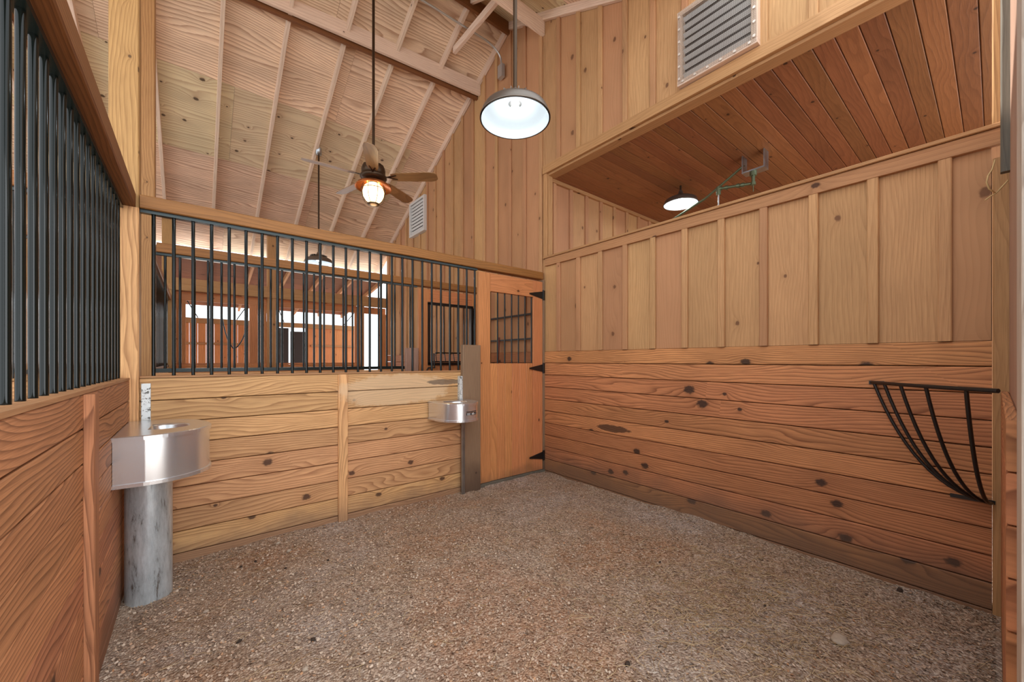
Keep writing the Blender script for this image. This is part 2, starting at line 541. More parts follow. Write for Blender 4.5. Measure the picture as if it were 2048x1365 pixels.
# ================================================================ STRUCTURE
# ---- floor
def build_floor():
    mb = MB()
    xs, ys = [], []
    x = -6.0
    while x < 9.0:
        xs.append(x); x += 0.04 if -0.4 < x < 3.4 else 0.3
    y = -6.0
    while y < 22.0:
        ys.append(y); y += 0.04 if -0.2 < y < 3.5 else 0.3
    nx = len(xs)
    for y in ys:
        for x in xs:
            z = 0.0
            inside = -0.45 < x < RX + .1 and -0.3 < y < BY + .1
            if inside:
                z = 0.028 * (noise.noise(Vector((x * 1.3, y * 1.3, 0.3)))) + 0.012 * noise.noise(Vector((x * 6, y * 6, 2))) + 0.006 * noise.noise(Vector((x * 17, y * 17, 5)))
                e = min(BY - y, RX - x)
                if e < 0.25: z += 0.02 * (1 - e / 0.25) * (0.5 + 0.8 * noise.noise(Vector((x * 3, y * 3, 9))))
            mb.v.append(Vector((x, y, z)))
    for j in range(len(ys) - 1):
        for i in range(nx - 1):
            a = j * nx + i
            mb.face([a, a + 1, a + nx + 1, a + nx], [(0, 0)] * 4, 0.5, 0, True)
    return tag(mb.build('floor', M_GROUND, loc=(0, 0, 0)), kind='structure')


floor = build_floor()


def planks(mb, axis, a0, a1, plane, thick, z1, pitch, z0=-0.03, c=0.004, gap=0.0028, first=None):
    """horizontal boards in a vertical plane. axis 'x': wall runs along x, plane=(yfront); 'y' : along y, plane=(xfront)"""
    z = z1
    k = 0
    while z > z0:
        h = first if (k == 0 and first) else pitch
        zb = max(z - h, z0)
        p0, p1 = (plane, plane + thick)
        if axis == 'x': mb.box(a0, a1, min(p0, p1), max(p0, p1), zb + gap, z - gap, 'x', c)
        else: mb.box(min(p0, p1), max(p0, p1), a0, a1, zb + gap, z - gap, 'y', c)
        z = zb
        k += 1


# ---- wall_back: half wall under the near grille (runs on past the left corner)
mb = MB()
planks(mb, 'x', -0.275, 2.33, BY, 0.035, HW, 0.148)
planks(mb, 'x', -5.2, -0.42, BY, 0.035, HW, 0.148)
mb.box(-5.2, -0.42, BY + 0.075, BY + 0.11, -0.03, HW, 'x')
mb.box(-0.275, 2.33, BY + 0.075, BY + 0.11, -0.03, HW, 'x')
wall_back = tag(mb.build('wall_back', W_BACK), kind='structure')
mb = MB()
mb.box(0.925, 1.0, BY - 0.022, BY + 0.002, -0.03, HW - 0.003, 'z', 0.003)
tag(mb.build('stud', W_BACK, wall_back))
mb = MB()
mb.box(-0.275, 2.33, BY - 0.004, BY + 0.11, HW, HW + 0.012, 'x')
mb.box(-5.2, -0.42, BY - 0.004, BY + 0.11, HW, HW + 0.012, 'x')
mb.build('sill_cap', W_TRIM, wall_back)

# ---- wall_left
mb = MB()
planks(mb, 'y', 0.05, BY - 0.01, -0.32, -0.035, HW - 0.01, 0.13)
mb.box(-0.41, -0.375, 0.05, BY, -0.03, HW - 0.01, 'y')
wall_left = tag(mb.build('wall_left', W_LEFT), kind='structure')
mb = MB()
mb.box(-0.322, -0.29, 2.115, 2.2, -0.03, HW - 0.012, 'z', 0.003)
mb.build('stud', W_LEFT, wall_left)
mb = MB()
mb.box(-0.41, -0.318, 0.05, BY, HW - 0.01, HW + 0.004, 'y')
mb.build('sill_cap', W_TRIM, wall_left)

# ---- wall_right: tongue and groove below, board and batten above
BP = 0.3025
mb = MB()


def board_batten(mb, a0, a1, z0, ztop, origin, pos, plane, axis, sgn):
    """vertical boards with battens. axis 'y': wall along y at x=plane, battens proud by sgn"""
    k0 = math.ceil((a0 - origin) / BP) - 1
    cuts = [a0] + [origin + BP * k for k in range(k0, k0 + 60) if a0 + .02 < origin + BP * k < a1 - .02] + [a1]
    for i in range(len(cuts) - 1):
        m_ = (cuts[i] + cuts[i + 1]) / 2
        zt = ztop(m_) if callable(ztop) else ztop
        if axis == 'y': mb.box(plane, plane + 0.022, cuts[i] + .002, cuts[i + 1] - .002, z0, zt, 'z')
        else: mb.box(cuts[i] + .002, cuts[i + 1] - .002, plane, plane + 0.022, z0, zt, 'z')
    for c_ in cuts[1:-1]:
        zt = ztop(c_) if callable(ztop) else ztop
        if axis == 'y': mb.box(plane - 0.027, plane + .001, c_ - .027, c_ + .027, z0, zt, 'z', 0.005)
        else: mb.box(c_ - .027, c_ + .027, plane - 0.027, plane + .001, z0, zt, 'z', 0.005)


TG = 1.457
board_batten(mb, 0.012, BY, TG, 2.49, 0.18, 0, RX, 'y', -1)
board_batten(mb, -0.1, BY, 3.70, lambda y: zr(y) + 0.10, 0.18, 0, RX, 'y', -1)
board_batten(mb, BY, WY, TG, lambda y: zr(y) + 0.10, 0.18, 0, RX, 'y', -1)
mb.box(RX + 0.10, RX + 0.122, 0.012, WY, 0, 2.58, 'z')
wall_right = tag(mb.build('wall_right', W_BATTEN), kind='structure')
mb = MB()
z = TG
planks(mb, 'y', 0.012, BY, RX - 0.012, 0.03, TG, 0.1445, first=0.14)
planks(mb, 'y', BY, WY, RX - 0.012, 0.03, TG, 0.1445, first=0.14)
mb.build('wainscot', W_RIGHT, wall_right)
mb = MB()
mb.box(RX - 0.030, RX + 0.0, -0.02, 3.42, 2.485, 2.572, 'y', 0.002)
mb.box(RX - 0.045, RX + 0.13, -0.02, 3.44, 2.574, 2.597, 'y', 0.004)
mb.build('cap_rail', W_TRIM, wall_right)
mb = MB()
mb.box(RX - 0.036, RX + 0.0, -0.2, 3.455, 3.60, 3.70, 'y', 0.002)
mb.box(RX - 0.024, RX + 0.0, 3.40, 3.455, 2.572, 3.60, 'z', 0.002)
mb.box(RX + 0.0, RX + 0.12, -0.2, 3.44, 3.575, 3.62, 'y', 0.002)
mb.box(RX + 0.002, RX + 0.07, 3.385, 3.446, 2.597, 3.575, 'z', 0.002)
trim1 = tag(mb.build('trim_1', W_TRIM), kind='structure')

# ---- room seen over the right wall: plank ceiling, its side wall, its far wall
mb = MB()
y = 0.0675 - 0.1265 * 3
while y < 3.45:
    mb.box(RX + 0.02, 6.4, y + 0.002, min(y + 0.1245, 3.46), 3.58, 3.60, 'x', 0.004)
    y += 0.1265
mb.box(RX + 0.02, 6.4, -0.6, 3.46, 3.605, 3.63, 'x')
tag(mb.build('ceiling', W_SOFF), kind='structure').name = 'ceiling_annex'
mb = MB()
board_batten(mb, RX + 0.07, 6.4, 0, 3.58, 3.76, 0, BY, 'x', -1)
tag(mb.build('wall_annex', W_BATTEN), kind='structure')
mb = MB()
mb.box(RX + .06, 6.4, BY - 0.04, BY, 3.535, 3.58, 'x', 0.003)
tag(mb.build('trim_2', W_TRIM), kind='structure')
mb = MB()
mb.box(6.4, 6.42, -0.3, 3.5, 0, 3.6, 'z')
tag(mb.build('wall_annex_end', W_BATTEN), kind='structure')

# ---- wall_front: the strip of the stall's camera-side wall at the right edge
mb = MB()
mb.box(1.72, 3.285, -0.075, -0.045, 0, 3.4, 'z')
wall_front = tag(mb.build('wall_front', W_WORN), kind='structure')
mb = MB()
planks(mb, 'x', 1.72, 3.285, -0.018, -0.026, 1.19, 0.1445)
mb.build('kick_boards', W_LEFT, wall_front)

# ---- roof
DECK = 0.105


def deck_panels(mb, ya, yb, sgn, x0, x1, xoff=0.0, zfun=zr, lift=DECK, pitch=1.085, sl=SL, alts=None):
    yy = ya
    row = 0
    while (yy - yb) * sgn < -0.01:
        y2 = yy + sgn * pitch
        if (y2 - yb) * sgn > 0: y2 = yb
        off = (row % 2) * 1.22 + xoff
        x = x0 - off
        while x < x1:
            xa, xb = max(x, x0), min(x + 2.44, x1)
            if xb > xa:
                p0 = Vector((xa + .001, (yy + y2) / 2, zfun((yy + y2) / 2) + lift + .006))
                p1 = Vector((xb - .001, p0.y, p0.z))
                s_ = zfun(y2) - zfun(yy)
                L = math.hypot(y2 - yy, s_)
                upv = Vector((0, -s_, (y2 - yy))).normalized()
                if upv.z < 0: upv = -upv
                rv = random.random()
                if alts is not None:
                    want = row in alts and not (x > 1.4)
                    while ((rv * 7.31) % 1 > 0.62) != want: rv = random.random()
                mb.beam(p0, p1, L - .003, 0.012, 0, upv, rv)
            x += 2.44
        yy = y2
        row += 1


mb = MB()
# rows counted from the seam seen at y = 7.30
deck_panels(mb, RIDGE_Y, 4.02 + 1.085, 1, -5.4, RX + 0.1, 0.6, alts=())
deck_panels(mb, 4.02 + 1.085, 9.2, 1, -5.4, RX + 0.1, 0.3, alts=(1,))
deck_panels(mb, RIDGE_Y, 1.5, -1, -5.4, RX + 0.1, 0.4)
ceiling = tag(mb.build('ceiling', W_PLY), kind='structure')
for i in range(-9, 6):
    xr = 0.24 + 0.6085 * i
    mb = MB()
    mb.beam((xr, RIDGE_Y, zr(RIDGE_Y) + 0.06), (xr, 9.2, zr(9.2) + 0.06), 0.04, 0.105, 0.002, (0, SL, 1))
    mb.build('rafter', W_RAFT, ceiling)
    mb = MB()
    mb.beam((xr, RIDGE_Y, zr(RIDGE_Y) + 0.06), (xr, 1.5, zr(1.5) + 0.06), 0.04, 0.105, 0.002, (0, -SL, 1))
    mb.build('rafter', W_RAFT, ceiling)
mb = MB()
for (ya, yb) in ((RIDGE_Y, 9.22), (1.48, RIDGE_Y)):
    mid = (ya + yb) / 2
    sgn = 1 if ya == RIDGE_Y else -1
    mb.beam((-5.42, mid, zr(mid) + DECK + .03), (RX + .12, mid, zr(mid) + DECK + .03), math.hypot(yb - ya, SL * (yb - ya)), .02, 0, (0, SL * sgn, 1))
mb.build('roofing_sheet', M_ROOFM, ceiling)
mb = MB()
mb.box(-5.4, RX, RIDGE_Y - .02, RIDGE_Y + .02, RIDGE_Z - .06, RIDGE_Z + .12, 'x')
mb.build('ridge_board', W_BEAM, ceiling)

# purlins and collar ties
mb = MB()
mb.beam((RX - .005, 4.846, 5.395), (0.40, 5.085, 5.395), 0.045, 0.19, 0.003)
mb.beam((0.40, 5.085, 5.395), (-2.6, 5.33, 5.395), 0.045, 0.19, 0.003)
tag(mb.build('roof_purlin', W_PURL), 'long pale pinkish beam across the underside of the roof slope beyond the fan', 'beam')
mb = MB()
mb.beam((RX - .005, 4.915, 5.345), (0.40, 5.155, 5.345), 0.04, 0.15, .002)  # dark brown strip following the back of the pinkish beam
mb.beam((0.40, 5.155, 5.345), (-2.6, 5.40, 5.345), 0.04, 0.15, .002)
tag(mb.build('roof_dark_strip', W_BEAM), 'dark brown strip right behind the long pinkish roof beam', 'beam')
mb = MB()
mb.beam((RX - .005, 3.47, 5.40), (-0.5, 3.40, 5.40), 0.045, 0.19, 0.003)
tag(mb.build('roof_purlin', W_PURL), 'short visible pale beam at the top beside the pendant lamp rod', 'beam')
mb = MB()
mb.beam((2.70, 4.56, 5.50), (2.70, 3.40, 5.50), 0.045, 0.09, 0.003)
tag(mb.build('collar_tie', W_PURL), 'pale diagonal-looking tie crossed by the grey conduit under the ridge', 'beam')

mb = MB()
mb.beam(at(708, 31, 4.93), at(702, -40, 4.98), .04, .05, .003)
tag(mb.build('wood_block', W_DOOR), 'small orange wood block standing on the long roof beam at the top edge', 'block')
mb = MB()
mb.tube([at(722, -30, 4.8), at(724, 4, 4.8), at(720, 22, 4.8), at(714, 34, 4.84)], .006, 8)
tag(mb.build('dangling_wire', M_BLACK), 'short dark wire curling beside the wood block on the roof beam', 'wire')

# ---- top rails, each with the black channel the bars stand in
def rail(name, label, p0, p1, wd, h0=RAIL0, h1=RAIL1, mat=W_RAIL, ch=True):
    zc = (h0 + h1) / 2
    mb = MB()
    mb.beam((p0[0], p0[1], zc), (p1[0], p1[1], zc), wd, h1 - h0, 0.005)
    o = tag(mb.build(name, mat), label, 'rail')
    return o


rail('top_rail', 'long brown wooden rail over the barred grille facing the camera', (-0.275, BY + 0.05), (RX - .03, BY + 0.05), 0.10)
rail('top_rail', 'brown wooden rail seen through the left bars, over the next stall', (-5.2, BY + 0.05), (-0.42, BY + 0.05), 0.10)
rail('top_rail', 'dark brown rail over the steep row of bars at the left edge', (-0.3515, 0.05), (-0.3515, BY + .0), 0.117, 2.32, 2.415, W_BEAM)
rail('top_rail', 'wooden rail of the opposite stall front, seen behind the near bars', (-0.27, FY + 0.05), (RX - .02, FY + 0.05), 0.10)
rail('top_rail', 'opposite stall rail seen far behind the left row of bars', (-5.2, FY + 0.05), (-0.42, FY + 0.05), 0.10)
rail('top_rail', 'wooden rail running away between the two far stalls behind the grille', (-0.35, FY + 0.145), (-0.35, WY - .075), 0.10)


# ---- grilles
def grille(label, axis, a0, a1, start, pitch, plane, z0, z1, r=0.0105, top=True, bottom=False, group=None):
    mid = (a0 + a1) / 2
    loc = (mid, plane, z0) if axis == 'x' else (plane, mid, z0)
    root = thing('bar_grille', label, 'grille', loc, group)
    mb = MB()
    if axis == 'x': mb.box(a0, a1, plane - .02, plane + .02, z1, z1 + 0.022, 'x')
    else: mb.box(plane - .02, plane + .02, a0, a1, z1, z1 + 0.022, 'y')
    mb.build('top_channel', M_CHAN, root)
    if bottom:
        mb = MB()
        if axis == 'x': mb.box(a0, a1, plane - .025, plane + .025, z0, z0 + 0.035, 'x')
        else: mb.box(plane - .025, plane + .025, a0, a1, z0, z0 + 0.035, 'y')
        mb.build('bottom_channel', M_CHAN, root)
    mb = MB()
    mb.tube([(0, 0, 0), (0, 0, z1 - z0)], r, 14)
    me = None
    a = start
    while a < a1 - 0.01:
        if a > a0 + 0.005:
            if me is None:
                o = mb.build('bar', M_BAR, root)
                # mesh was built in world coordinates about the origin
                for vv in o.data.vertices: vv.co += Vector(loc)
                me = o.data
            else:
                o = bpy.data.objects.new('bar', me); COL.objects.link(o); o.parent = root
            o.location = (a - loc[0], 0, 0) if axis == 'x' else (0, a - loc[1], 0)
        a += pitch
    return root


grille('dark metal bars on the half wall facing the camera, nearest grille', 'x', -0.275, 2.34, -0.212, 0.1012, BY + 0.045, HW + .012, 2.308)
grille('steep row of thick dark bars along the left edge', 'y', 0.06, BY - .035, 1.548 - 0.1068 * 13, 0.1068, -0.366, HW + .004, 2.298)
grille('dark bars of the next stall front, seen through the left row', 'x', -5.2, -0.43, -5.15, 0.1012, BY + 0.045, HW + .012, 2.308)
grille('thin bars of the opposite stall front behind the nearest grille', 'x', -0.28, 2.27, -0.212 , 0.1039, FY + 0.045, HW + .005, 2.308, bottom=True)
grille('opposite stall front bars seen far behind the left row', 'x', -5.2, -0.43, -5.15, 0.1039, FY + 0.045, HW + .005, 2.308, bottom=True)
grille('bars between the two far stalls, seen almost end on by the far post', 'y', FY + .15, WY - .1, FY + .2, 0.104, -0.35, HW + .005, 2.308, bottom=True)


# ---- posts
def post(label, x0, x1, y0, y1, z0, z1, mat=W_POST, name='timber_post', c=0.006):
    mb = MB()
    mb.box(x0, x1, y0, y1, z0, z1, 'z', c)
    return tag(mb.build(name, mat), label, 'post')


post('thick yellow corner post rising to the roof behind the left end of the rail', -0.418, -0.279, BY + .012, BY + .152, -.02, zr(BY + .012) - .004)
post('yellow post just behind the corner post, at the opposite stall corner', -0.42, -0.28, FY, FY + .14, -.02, zr(FY + .14) - .004)
post('far square post behind the grille, left of the two on the outer wall line', -0.415, -0.275, WY - .07, WY + .07, -.02, 3.66)
post('far square post behind the middle of the grille on the outer wall line', 1.04, 1.18, WY - .07, WY + .07, -.02, 3.66)
post('thin far jamb post beside the bright doorway', 2.70, 2.80, WY - .05, WY + .05, -.02, 2.55, W_TRIM)
post('far square post seen through the left bars on the outer wall line', -1.86, -1.72, WY - .07, WY + .07, -.02, 3.66)
post('short weathered board post left of the stall door', 2.112, 2.33, BY - .052, BY + .0, -.02, 1.508, W_POSTG)
post('short weathered board post in the opposite front, behind the bars', 2.08, 2.25, FY - .05, FY + .0, -.02, 1.508, W_WORN)
post('brown post closing the right end of the plank wall by the hay rack', RX - .018, RX + .12, -.16, .01, -.02, 2.42, W_TRIM)
post('dark grey rough board hanging high at the right edge above the hay rack', 3.06, 3.10, -.09, -.015, 2.27, 4.2, W_OLD, 'weathered_board')
post('pale whitish worn post cut off by the right edge of the picture', 1.40, 1.72, -.20, -.036, -.02, 3.4, W_PALE)
post('thin pale corner strip where the plank ceiling meets the right edge', RX - .03, RX + .0, -.02, .012, 2.60, 4.0, W_POST, 'corner_strip')
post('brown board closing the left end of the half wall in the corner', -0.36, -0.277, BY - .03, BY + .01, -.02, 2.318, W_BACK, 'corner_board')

# ---- opposite stall front: half wall
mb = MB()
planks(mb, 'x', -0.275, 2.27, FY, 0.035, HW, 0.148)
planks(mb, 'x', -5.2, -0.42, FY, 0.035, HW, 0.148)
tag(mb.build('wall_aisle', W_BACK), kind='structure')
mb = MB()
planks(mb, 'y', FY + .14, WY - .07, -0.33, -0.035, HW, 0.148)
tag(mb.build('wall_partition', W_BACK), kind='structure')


# ---- stable doors
def stable_door(name, x0, x1, yf, outward, wx0, wx1, framed):
    """outward=-1: face looks at the camera side"""
    y0, y1 = yf, yf + 0.045
    mb = MB()
    n = 6
    lo, hi = 0.035, 2.295
    bx0, bx1 = x0 + .15, x1 - .185
    pw = (bx1 - bx0) / n
    for i in range(n):
        mb.box(bx0 + pw * i + .001, bx0 + pw * (i + 1) - .001, y0 + .008, y1 - .008, lo, 1.315, 'z', 0.005)
    root = tag(mb.build(name, W_DOOR), kind='structure')
    mb = MB(); mb.box(x0, bx0, y0, y1, lo, hi, 'z', 0.003); mb.build('stile', W_DOOR, root)
    mb = MB(); mb.box(bx1, x1 - .035, y0, y1, lo, hi, 'z', 0.003); mb.build('stile', W_DOOR, root)
    mb = MB(); mb.box(bx0, bx1, y0, y1, 2.10, hi, 'x', 0.003); mb.build('top_board', W_DOOR, root)
    mb = MB(); mb.box(x1 - .034, x1, y0 - .01, y1, 0, 2.32, 'z', 0.003); mb.build('door_jamb', W_POSTG, root)
    k = 6
    for i in range(k + 1):
        xx = bx0 + .012 + (bx1 - bx0 - .024) * i / k
        mb = MB()
        mb.tube([(xx, yf + .022, 1.315 if not framed else 1.43), (xx, yf + .022, 2.10)], .0085, 10)
        mb.build('bar', M_BAR, root)
    if framed:
        mb = MB()
        f0, f1 = wx0, wx1
        for a in (f0, f1): mb.box(a - .016, a + .016, y0 - .012, y1, 1.30, 2.11, 'z')
        for zz in (1.30, 2.11): mb.box(f0 - .016, f1 + .016, y0 - .012, y1, zz - .017, zz + .017, 'x')
        mb.build('window_frame', M_BLACK, root)
        mb = MB()
        mb.tube([(f0 + .1, y0 - .0, 1.45), (f1 - .03, y0 - .0, 1.45)], .008, 8)
        mb.tube([(f0 + .02, y0 - .03, 1.33), (f1 - .03, y0 - .03, 1.33)], .008, 8)
        for i in range(5):
            xx = f0 + .1 + (f1 - f0 - .13) * i / 4
            mb.tube([(xx, y0 - .0, 1.45), (xx, y0 - .03, 1.33)], .006, 8)
        mb.build('drop_guard', M_BAR, root)
        mb = MB()
        mb.tube([(f0 + .06, y0 - .03, 1.44), (f0 + .05, y0 - .05, 1.36), (f0 + .07, y0 - .03, 1.25), (f0 - .02, y0 - .03, 1.25), (f0 - .06, y0 - .03, 1.19)], .011, 8)
        mb.build('latch', M_BLACK, root)
        # solid boards around the frame
        mb = MB()
        mb.box(bx0, f0 - .016, y0, y1, 1.315, 2.10, 'z')
        mb.box(f1 + .016, bx1 + .05, y0, y1, 1.315, 2.10, 'z')
        mb.build('window_surround', W_DOOR, root)
    return root


door = stable_door('door_1', 2.342, RX - .005, BY, -1, 0, 0, False)
door2 = stable_door('door_2', 2.28, RX - .02, FY, -1, 2.42, 3.10, True)
# strap hinges of the near door
for zc, up in ((2.135, 1), (1.255, 1), (0.20, -1)):
    mb = MB()
    x1 = RX - .045
    y0 = BY - .006
    mb.box(x1, x1 + .035, y0 - .006, y0 + .004, zc - .06, zc + .06, 'z', 0.002)
    b = len(mb.v)
    tri = [(x1, zc - .045), (x1, zc + .045), (x1 - .21, zc + .008), (x1 - .21, zc - .008)]
    for yy in (y0 - .004, y0 + .003):
        for (xx, zz) in tri: mb.v.append(Vector((xx, yy, zz)))
    mb.face([b, b + 1, b + 2, b + 3], [(0, 0)] * 4)
    mb.face([b + 7, b + 6, b + 5, b + 4], [(0, 0)] * 4)
    for i in range(4):
        j = (i + 1) % 4
        mb.face([b + j, b + i, b + 4 + i, b + 4 + j], [(0, 0)] * 4)
    mb.tube([(x1 + .003, y0 - .008, zc - .062), (x1 + .003, y0 - .008, zc + .062)], .007, 8)
    tag(mb.build('strap_hinge', M_BLACK, door))
mb = MB()
mb.box(2.34, RX - .01, BY - .012, BY + .05, -0.02, 0.03, 'x', 0.004)
mb.build('threshold', W_OLD, door)

# ---- aisle details on the right wall seen through the door window
mb = MB()
for zz in (1.93, 1.62):
    mb.beam((RX - .045, BY + .1, zz), (RX - .045, FY - .05, zz), .03, .02)
tag(mb.build('wall_rack', M_BLACK), 'two thin dark rods on the wall behind the stall door window', 'rack')
mb = MB()
mb.tube([(2.95, 4.05, 0.0), (3.255, 4.3, 1.66)], .014, 10)
tag(mb.build('tool_handle', M_REDPOLE), 'reddish handle leaning behind the stall door window', 'tool')

# ---- outer wall line at WY, clerestory above it, porch beyond
mb = MB()
planks(mb, 'x', -5.2, 2.70, WY + .072, 0.04, 1.27, 0.148)
mb.box(-5.2, 2.70, WY + .071, WY + .13, 1.27, 1.30, 'x')
wf = tag(mb.build('wall_far', W_DOOR), kind='structure')
mb = MB()
for (xa, xb) in ((-0.275, -0.12), (0.775, 0.93), (0.93, 1.04), (1.18, 1.21), (2.64, 2.70), (-1.72, -1.6), (-0.55, -0.415)):
    mb.box(xa, xb, WY + .072, WY + .11, 1.30, 2.36, 'z', 0.003)
mb.box(-5.2, RX, WY + .072, WY + .11, 2.36, 2.50, 'x', 0.003)
mb.box(3.12, RX, WY, WY + .04, 0, 2.36, 'z', 0.003)
mb.build('opening_frame', W_DOOR, wf)
mb = MB()
mb.box(-5.2, RX, WY - .09, WY + .0, 2.50, 2.60, 'x', 0.004)
mb.box(-5.2, RX, WY - .06, WY + .04, 2.60, 2.71, 'x', 0.004)
tag(mb.build('lintel_beam', W_TRIM), 'far double beam along the outer wall, low behind the grille', 'beam')
mb = MB()
mb.box(-5.2, RX, WY - .13, WY - .08, 3.64, 3.76, 'x', 0.004)
tag(mb.build('eave_beam', W_BEAM), 'far brown beam under the rafter ends, just below the near rail', 'beam')
# porch roof


def zp(y): return 3.13 - 0.165 * (y - 8.5)


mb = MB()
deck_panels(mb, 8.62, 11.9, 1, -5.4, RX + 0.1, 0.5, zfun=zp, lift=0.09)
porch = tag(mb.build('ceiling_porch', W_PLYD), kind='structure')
mb = MB()
mb.beam((-5.4, 10.26, zp(10.26) + .125), (RX + .1, 10.26, zp(10.26) + .125), 3.35, .012, 0, (0, .165, 1))
mb.build('metal_sheet', M_ROOFM, porch)
for i in range(-9, 6):
    xr = 0.24 + 0.6085 * i
    mb = MB()
    mb.beam((xr, 8.54, zp(8.54) + 0.045), (xr, 11.9, zp(11.9) + 0.045), 0.04, 0.09, 0.002, (0, .2, 1))
    mb.build('rafter', W_TRIM, porch)
# porch outer boards
mb = MB()
x = -5.2
while x < 3.75:
    if not (1.52 < x + .1 < 2.3):
        mb.box(x + .002, x + .148, 11.5, 11.525, 0, 2.22, 'z')
    x += 0.15
wo = tag(mb.build('wall_outer', W_DOOR), kind='structure')
mb = MB()
mb.box(-5.2, 3.75, 11.46, 11.54, 2.20, 2.32, 'x', 0.003)
mb.box(-5.2, 1.5, 11.46, 11.50, 1.71, 1.76, 'x', 0.003)
mb.box(2.4, 3.75, 11.46, 11.50, 1.71, 1.76, 'x', 0.003)
mb.build('wall_girt', W_TRIM, wo)
mb = MB()
mb.box(1.54, 1.88, 11.49, 11.53, 0, 2.18, 'z')
mb.box(1.92, 2.28, 11.49, 11.53, 0, 2.10, 'z')
tag(mb.build('door_3', M_DARKDOOR), kind='structure')
# awning stays in the far openings
for nm, lab, xs_ in (('window_stay', 'thin dark stay bars in the far opening behind the left part of the grille', (-.1, .74)),
                     ('window_stay', 'thin dark stay bars in the far opening behind the middle of the grille', (1.22, 2.62))):
    mb = MB()
    for xx, s_ in zip(xs_, (1, -1)):
        mb.tube([(xx, WY + .06, 2.35), (xx + s_ * .14, WY + .3, 2.10)], .008, 8)
    tag(mb.build(nm, M_BLACK), lab, 'bracket')
mb = MB()
pts = []
for i in range(13):
    t = i / 12
    pts.append((0.36 + .34 * t, WY + .02, 1.84 - 0.28 * math.sin(PI * t) ** 0.8 + (0.32 * (1 - t) ** 4 if t < .5 else 0)))
mb.tube(pts, .010, 8)
tag(mb.build('hanging_cable', M_BLACK), 'dark cable sagging in a loop in the far opening behind the grille', 'cable')

# ================================================================ THINGS
# ---- metal corner waterer with pedestal


def waterer(label, P, plan, z0, z1, bowl_c, bowl_r):
    xs_ = [p[0] for p in plan]; ys_ = [p[1] for p in plan]
    root = thing('livestock_waterer', label, 'waterer', (bowl_c[0], bowl_c[1], P))
    mb = MB()
    mb.extrude(plan, z0, z1 - .012, smooth=True, cap1=False)
    mb.build('body', M_STEEL, root)
    # top plate with a round hole

    def off(p, d):
        cx = sum(xs_) / len(xs_); cy = sum(ys_) / len(ys_)
        v = Vector((p[0] - cx, p[1] - cy)); L = v.length
        return (cx + v.x * (L + d) / L, cy + v.y * (L + d) / L)
    rim = [off(p, .008) for p in plan]
    mb = MB()
    n = len(rim)
    # resample hole to the same count by angle
    base = len(mb.v)
    hole = []
    for (x, y) in rim:
        a = math.atan2(y - bowl_c[1], x - bowl_c[0])
        hole.append((bowl_c[0] + bowl_r * math.cos(a), bowl_c[1] + bowl_r * math.sin(a)))
    rings = [(rim, z1 - .022), (rim, z1 - .004), ([off(p, .002) for p in plan], z1), (hole, z1)]
    for f_, dz in ((.93, -.012), (.80, -.055), (.5, -.08), (.02, -.085)):
        rings.append(([(bowl_c[0] + (x - bowl_c[0]) * f_, bowl_c[1] + (y - bowl_c[1]) * f_) for (x, y) in hole], z1 + dz))
    for (ring, z) in rings:
        for (x, y) in ring: mb.v.append(Vector((x, y, z)))
    for k in range(len(rings) - 1):
        for i in range(n):
            j = (i + 1) % n
            mb.face([base + k * n + i, base + k * n + j, base + (k + 1) * n + j, base + (k + 1) * n + i], [(0, 0)] * 4, .5, 0, k > 2)
    mb.build('bowl_top', M_STEEL, root)
    mb = MB()
    mb.extrude([off(p, .009) for p in plan], z0 - .006, z0 + .012)
    mb.build('bottom_rim', M_STEEL, root)
    return root


plan = [(-0.318, 3.40), (-0.318, 2.745), (-0.20, 2.738)]
cx_, cy_, r_ = -0.20, 3.008, 0.27
for i in range(1, 19):
    a = -PI / 2 + (PI / 2) * i / 18
    plan.append((cx_ + r_ * math.cos(a), cy_ + r_ * math.sin(a)))
for i in range(1, 13):
    a = (PI / 2) * i / 12 * .95
    plan.append((cx_ + r_ * math.cos(a) * 1.0, cy_ + (3.40 - cy_) * math.sin(a)))
w1 = waterer('large shiny steel waterer on a thick pipe in the left corner', 0, plan, 0.715, 0.966, (-0.14, 3.05), 0.125)
mb = MB()
mb.tube([(-0.205, 3.06, -.03), (-0.205, 3.06, 0.712)], 0.103, 32)
pm = NT('scratched_galvanised_pipe')
tc = pm.n('ShaderNodeTexCoord').outputs['Object']
sp_ = pm.n('ShaderNodeSeparateXYZ'); pm.l(tc, sp_.inputs[0])
nz1 = pm.noise(pm.comb(pm.math('MULTIPLY', sp_.outputs[0], 22), pm.math('MULTIPLY', sp_.outputs[1], 22), pm.math('MULTIPLY', sp_.outputs[2], 5)), 1.0, 6, 0.75, 0.2).outputs[0]
pm.l(pm.ramp(nz1, [(0.33, S2L((96, 86, 78))), (0.42, S2L((176, 184, 188))), (0.7, S2L((222, 232, 238)))]), pm.b.inputs['Base Color'])
pm.l(pm.ramp(nz1, [(0.34, (0.6,) * 3), (0.5, (0.3,) * 3)]), pm.b.inputs['Roughness'])
pm.b.inputs['Metallic'].default_value = 0.45
pm.bump(nz1, 0.2, 0.004)
mb.build('pedestal_pipe', pm.mat, w1)
mb = MB()
mb.box(-0.199, -0.196, 2.732, 2.74, 0.725, 0.952, 'z')
mb.build('front_plate', M_STEEL, w1)

plan2 = [(1.745, 3.43), (1.745, 3.27)]
for i in range(1, 30):
    a = PI + PI * i / 30
    plan2.append((1.945 + 0.20 * math.cos(a), 3.27 + 0.235 * math.sin(a)))
plan2 += [(2.145, 3.27), (2.145, 3.378)]
w2 = waterer('small shiny steel waterer with a black label beside the stall door', 0.79, plan2, 0.79, 0.955, (1.93, 3.25), 0.115)
# label wrapped on the curved front
mb = MB()


